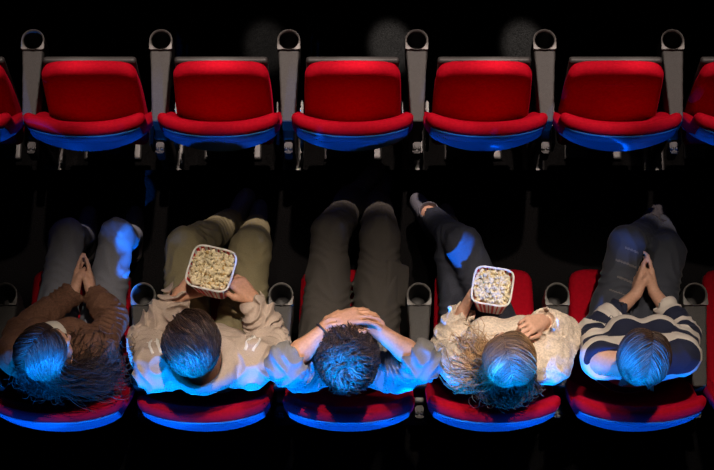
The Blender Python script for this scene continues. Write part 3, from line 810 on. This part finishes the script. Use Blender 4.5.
# ---- small things worn by the people
def patch(name, C, pts, width, th, material, parent, n=24):
    """a printed stripe that lies on the cloth: points are pushed to the cloth's surface and given a thickness"""
    pts = np.asarray(pts, float); t = np.linspace(0, len(pts)-1, n); i = np.minimum(t.astype(int), len(pts)-2); c = pts[i]+(t-i)[:, None]*(pts[i+1]-pts[i])
    d = np.gradient(c, axis=0); d /= np.linalg.norm(d, axis=1)[:, None]
    def surf(q):
        q = q.copy()
        for _ in range(8):
            dd = C.sample(q); g = np.stack([C.sample(q+.006*np.eye(3)[k])-C.sample(q-.006*np.eye(3)[k]) for k in range(3)], 1)
            g /= np.linalg.norm(g, axis=1)[:, None]+1e-6; q -= g*(dd)[:, None]*.8
        return q, g
    q, g = surf(c); s = np.cross(d, g); s /= np.linalg.norm(s, axis=1)[:, None]
    rows = []
    for w in np.linspace(-.5, .5, 4):
        a, ga = surf(q+s*width*w); rows.append((a-ga*.002, a+ga*th))
    v = []
    for k in range(n):
        for lo_, hi_ in rows: v += [lo_[k], hi_[k]]
    f = []
    R_ = 8
    order_ = [0, 2, 4, 6, 7, 5, 3, 1]
    for k in range(n-1):
        for a, b in zip(order_, order_[1:]+order_[:1]): f.append([k*R_+a, k*R_+b, (k+1)*R_+b, (k+1)*R_+a])
    f += [[q_ for q_ in order_[::-1]], [(n-1)*R_+q_ for q_ in order_]]
    return link(name, mesh_from(name, v, f), material, parent)
r, P, C, W = people[1]
for s, q in (('L', -1), ('R', 1)):
    sh = P['sh'+s]
    o = patch('shoulder_stripe', C, [sh+V3(q*-.02, .035, .09), sh+V3(q*.0, .085, .05), sh+V3(q*.012, .13, .0)], .012, .002, M['stripe_white'], r)
    o['label'] = 'white stripe on the hoodie shoulder'
    o = patch('shoulder_stripe', C, [sh+V3(q*.012, .03, .09), sh+V3(q*.032, .078, .05), sh+V3(q*.035, .11, .0)], .010, .002, M['stripe_white'], r)
    o['label'] = 'white stripe on the hoodie shoulder'
r, P, C, W = people[2]
el, wr = P['elL'], P['wrL']; c = wr+(el-wr)*.22; d = unit(el-wr); a = unit(np.cross(d, V3(0, 0, 1))); b = np.cross(d, a)
tube_obj('bracelet', [c+.034*(math.cos(t)*a+math.sin(t)*b) for t in np.linspace(0, 2*math.pi, 24, endpoint=False)], .004, M['band'], r, closed=True)
hp, kn = P['hipR'], P['knR']
PF = Field(kn-.3, kn+.3, .006)
pc = hp+.55*(kn-hp)+V3(.070, 0, .030); Rp = frame_from(kn-hp, V3(.7, 0, .7))
def cargo(X, Y, Z):
    q = [((X-pc[0])*Rp[0, i]+(Y-pc[1])*Rp[1, i]+(Z-pc[2])*Rp[2, i]) for i in range(3)]
    return smooth_box(q[0], q[1], q[2], .062, .085, .020, .012)
PF.add(cargo, pc-.15, pc+.15, .01); PF.displace(lambda X, Y, Z: .003*wave(X, Y, Z, 40, 6))
link('cargo_pocket', mesh_from('cargo_pocket', *PF.mesh()), M['cargo'], r)

# ---- popcorn tubs (origin at the tub's base centre)
def make_tub(loc, top_w, base_w, hgt, tilt, yaw, label, poplabel, seed, heap):
    t = empty('popcorn_tub', loc, label, 'popcorn tub')
    t.rotation_euler = (math.radians(tilt[0]), math.radians(tilt[1]), math.radians(yaw))
    seg = 96
    def ring(w, z, grow=0.0):
        out = []
        for k in range(seg):
            a = 2*math.pi*k/seg; c, s = math.cos(a), math.sin(a); n = 5.0
            r = (abs(c)**n+abs(s)**n)**(-1/n); r = r*w/2*(1.0)+grow
            out.append((r*c, r*s, z))
        return out
    v, f, at = [], [], []
    wz = lambda z: base_w+(top_w-base_w)*z/hgt
    prof = [(base_w*.02, .002), (base_w-.004, .002), (base_w, 0.0)]+[(wz(hgt*q/8), hgt*q/8) for q in range(1, 9)]+[(wz(hgt*q/8)-.005, hgt*q/8) for q in range(8, 0, -1)]+[(base_w-.006, .005), (.002, .005)]
    prof[0] = (.002, .0)
    for w, z in prof:
        L = ring(w, z); v += L
        at += [(k/seg*28) for k in range(seg)]
    for i in range(len(prof)-1):
        for k in range(seg):
            k2 = (k+1) % seg; f.append([i*seg+k, i*seg+k2, (i+1)*seg+k2, (i+1)*seg+k])
    at = np.array(at); at = np.floor(at+1e-4) + .5*((np.floor(at*2+1e-4)) % 2) + .2
    link('tub_wall', mesh_from('tub_wall', v, f, at), M['tub'], t)
    pts = [V3(*q) for q in ring(top_w-.002, hgt)]
    o = tube_obj('rim', pts, .0042, M['tub_rim'], t, 8, closed=True); o['label'] = 'white rolled rim'
    # popped corn heaped to the rim
    rs = np.random.RandomState(seed); import bmesh
    bm = bmesh.new(); bmesh.ops.create_icosphere(bm, subdivisions=2, radius=1); bv = np.array([q.co for q in bm.verts]); bf = np.array([[x.index for x in q.verts] for q in bm.faces]); bm.free()
    pv, pf, pa = [], [], []; cnt = 0; spots = []
    half = top_w/2-.013
    tries = 0
    while len(spots) < 125 and tries < 9000:
        tries += 1
        x, y = (rs.rand(2)*2-1)*half
        if (abs(x)/half)**4+(abs(y)/half)**4 > 1: continue
        z = hgt-.022+heap*(1-(x*x+y*y)/(half*half))+rs.rand()*.022
        if all((x-a)**2+(y-b)**2+(z-c)**2 > .0143**2 for a, b, c in spots): spots.append((x, y, z))
    for x, y, z in spots:
        n = rs.randint(4, 7); base = rs.rand()*.25
        for q in range(n):
            d = unit(rs.normal(size=3))*(.0062+.002*rs.rand()) if q else np.zeros(3)
            rr = .0052+.0026*rs.rand()
            w = bv*(rr*(1+.25*rs.normal(size=3)*.6))
            pf.append(bf+cnt); cnt += len(bv); pv.append(w+d+V3(x, y, z)); pa.append(np.full(len(bv), (.80 if (q == 0 and rs.rand() < .5) else base+.2*rs.rand())+.03*rs.rand()))
    # the deeper layer that fills the tub below the visible pieces
    v0 = []; f0 = []; k0 = 0
    for w, z in ((base_w-.012, .008), (wz(hgt*.5)-.014, hgt*.5), (wz(hgt-.025)-.014, hgt-.028), (.03, hgt-.020+heap*.6), (.002, hgt-.019+heap*.6)):
        v0 += ring(w, z)
    for i in range(4):
        for k in range(seg):
            k2 = (k+1) % seg; f0.append([i*seg+k, i*seg+k2, (i+1)*seg+k2]); f0.append([i*seg+k, (i+1)*seg+k2, (i+1)*seg+k])
    pv.append(np.array(v0)); pf.append(np.array(f0)+cnt); pa.append(np.full(len(v0), .75))
    o = link('popcorn', mesh_from('popcorn', np.concatenate(pv), np.concatenate(pf), np.concatenate(pa)), M['popcorn'])
    o.location = t.location; o.rotation_euler = t.rotation_euler
    tag(o, poplabel, 'popcorn', kind='stuff')
    return t
make_tub((-.548, .535, .715), .172, .125, .150, (-4, -3), -14, 'popcorn tub held by the man in the oatmeal hoodie',
         'popcorn in the tub held by the man in the hoodie', 11, .006)
make_tub((.516, .455, .745), .150, .108, .155, (-4, -3), -10, 'popcorn tub held by the woman in the cream sweater',
         'popcorn in the tub held by the woman in the sweater', 12, .020)

# ------------------------------------------------------------------ light
w = bpy.data.worlds.new('dark_auditorium'); S.world = w; w.use_nodes = True
w.node_tree.nodes['Background'].inputs['Color'].default_value = (.01, .012, .02, 1)
w.node_tree.nodes['Background'].inputs['Strength'].default_value = .10

def spot(name, loc, target, color, power, angle, blend, size):
    l = bpy.data.lights.new(name, 'SPOT'); l.color = color; l.energy = power
    l.spot_size = math.radians(angle); l.spot_blend = blend; l.shadow_soft_size = size
    o = bpy.data.objects.new(name, l); COL.objects.link(o); o.location = loc
    o.rotation_euler = (Vector(target)-Vector(loc)).to_track_quat('-Z', 'Y').to_euler()
    return o
BLUE = (.0, .20, 1.0); WARM = (1.0, .83, .68)
for az in (-16, -7, 2, 11, 20, 29, 38):                     # a bar of blue beams low behind the audience
    x = -.62+2.95*math.tan(math.radians(az))
    spot('low_blue_beam', (-.62, -2.9, 1.16), (x, .05, .98), BLUE, 1000, 17/(1+abs(math.tan(math.radians(az)))*.25), .3, .04)
for az in (-16, -8, 0, 8, 16, 24, 32, 39):                    # slimmer extra beams at head height, added to turn the hair bluer
    x = -.62+2.95*math.tan(math.radians(az))
    spot('head_height_fill_beam', (-.62, -2.9, 1.36), (x, .12, 1.25), BLUE, 1000, 7.2/(1+abs(math.tan(math.radians(az)))*.25), .3, .04)
for az in np.linspace(-16, 32, 15):                          # a bar of narrow blue beams higher up, over the heads
    x = -.62+4.05*math.tan(math.radians(az))
    spot('high_blue_beam', (-.62, -2.9, 3.60), (x, 1.15, .49), BLUE, 950, 3.9, .3, .04)
for k, (x, e) in enumerate(((-.55, 205), (.22, 215), (.95, 205))):
    spot('warm_ceiling_spot', (x+.15, .80, 3.75), (x-.05, .12, .85), WARM, e*1.12, 35, 1.0, .05)
for x, e in ((-1.45, 110), (-.85, 170), (-.28, 190), (.28, 190), (.85, 185), (1.45, 130)):
    spot('far_row_ceiling_spot', (x+.15, 2.60, 3.45), (x, 1.39, .52), (1.0, .80, .70), e*2.7, 16, .6, .04)
for x, y in ((-1.115, .13), (-.59, .14), (-.035, .12), (.545, .05), (1.023, .12)):    # a narrow spot added for each head to make its hair blue
    spot('blue_hair_fill', (-.62, -2.9, 3.0), (x, y, 1.20), BLUE, 17000, 2.7, .4, .02)
for z, t, a in ((2.25, (.41, .77, .66), 2.0), (4.6, (-.905, .72, .62), 1.1), (4.6, (-.895, .60, .62), 1.1), (4.6, (-.900, .50, .64), .9)):    # slim beams added to put blue streaks on two women's legs
    spot('blue_leg_fill', (-.62, -2.9, z), t, BLUE, 6500, a, .25, .01)
spot('overhead_fill_light', (0, 1.0, 5.2), (0, 1.3, 0), (1, .7, .6), 6, 60, .8, .3)  # weak fill added to lift the dark red of the far cushions
for x, e in ((.155, 1.0), (.765, .9), (-.42, .35)):            # spots added to make small pools of light before the far row
    spot('floor_pool_fill', (x-.25, 3.5, 1.7), (x, 1.93, -.215), (1, .9, .8), e*1600, 5.4, .8, .02)

# ------------------------------------------------------------------ camera
cd = bpy.data.cameras.new('camera'); cam = bpy.data.objects.new('camera', cd); COL.objects.link(cam)
cd.sensor_width = 36; cd.lens = 36*1800/714; cd.clip_end = 100
cam.location = (0, -1.385, 7.413); cam.rotation_euler = (math.radians(17.5), 0, 0)
S.camera = cam
S.view_settings.view_transform = 'Standard'; S.view_settings.look = 'None'
S.view_settings.gamma = 1; S.view_settings.exposure = 0; S.view_settings.use_curve_mapping = False
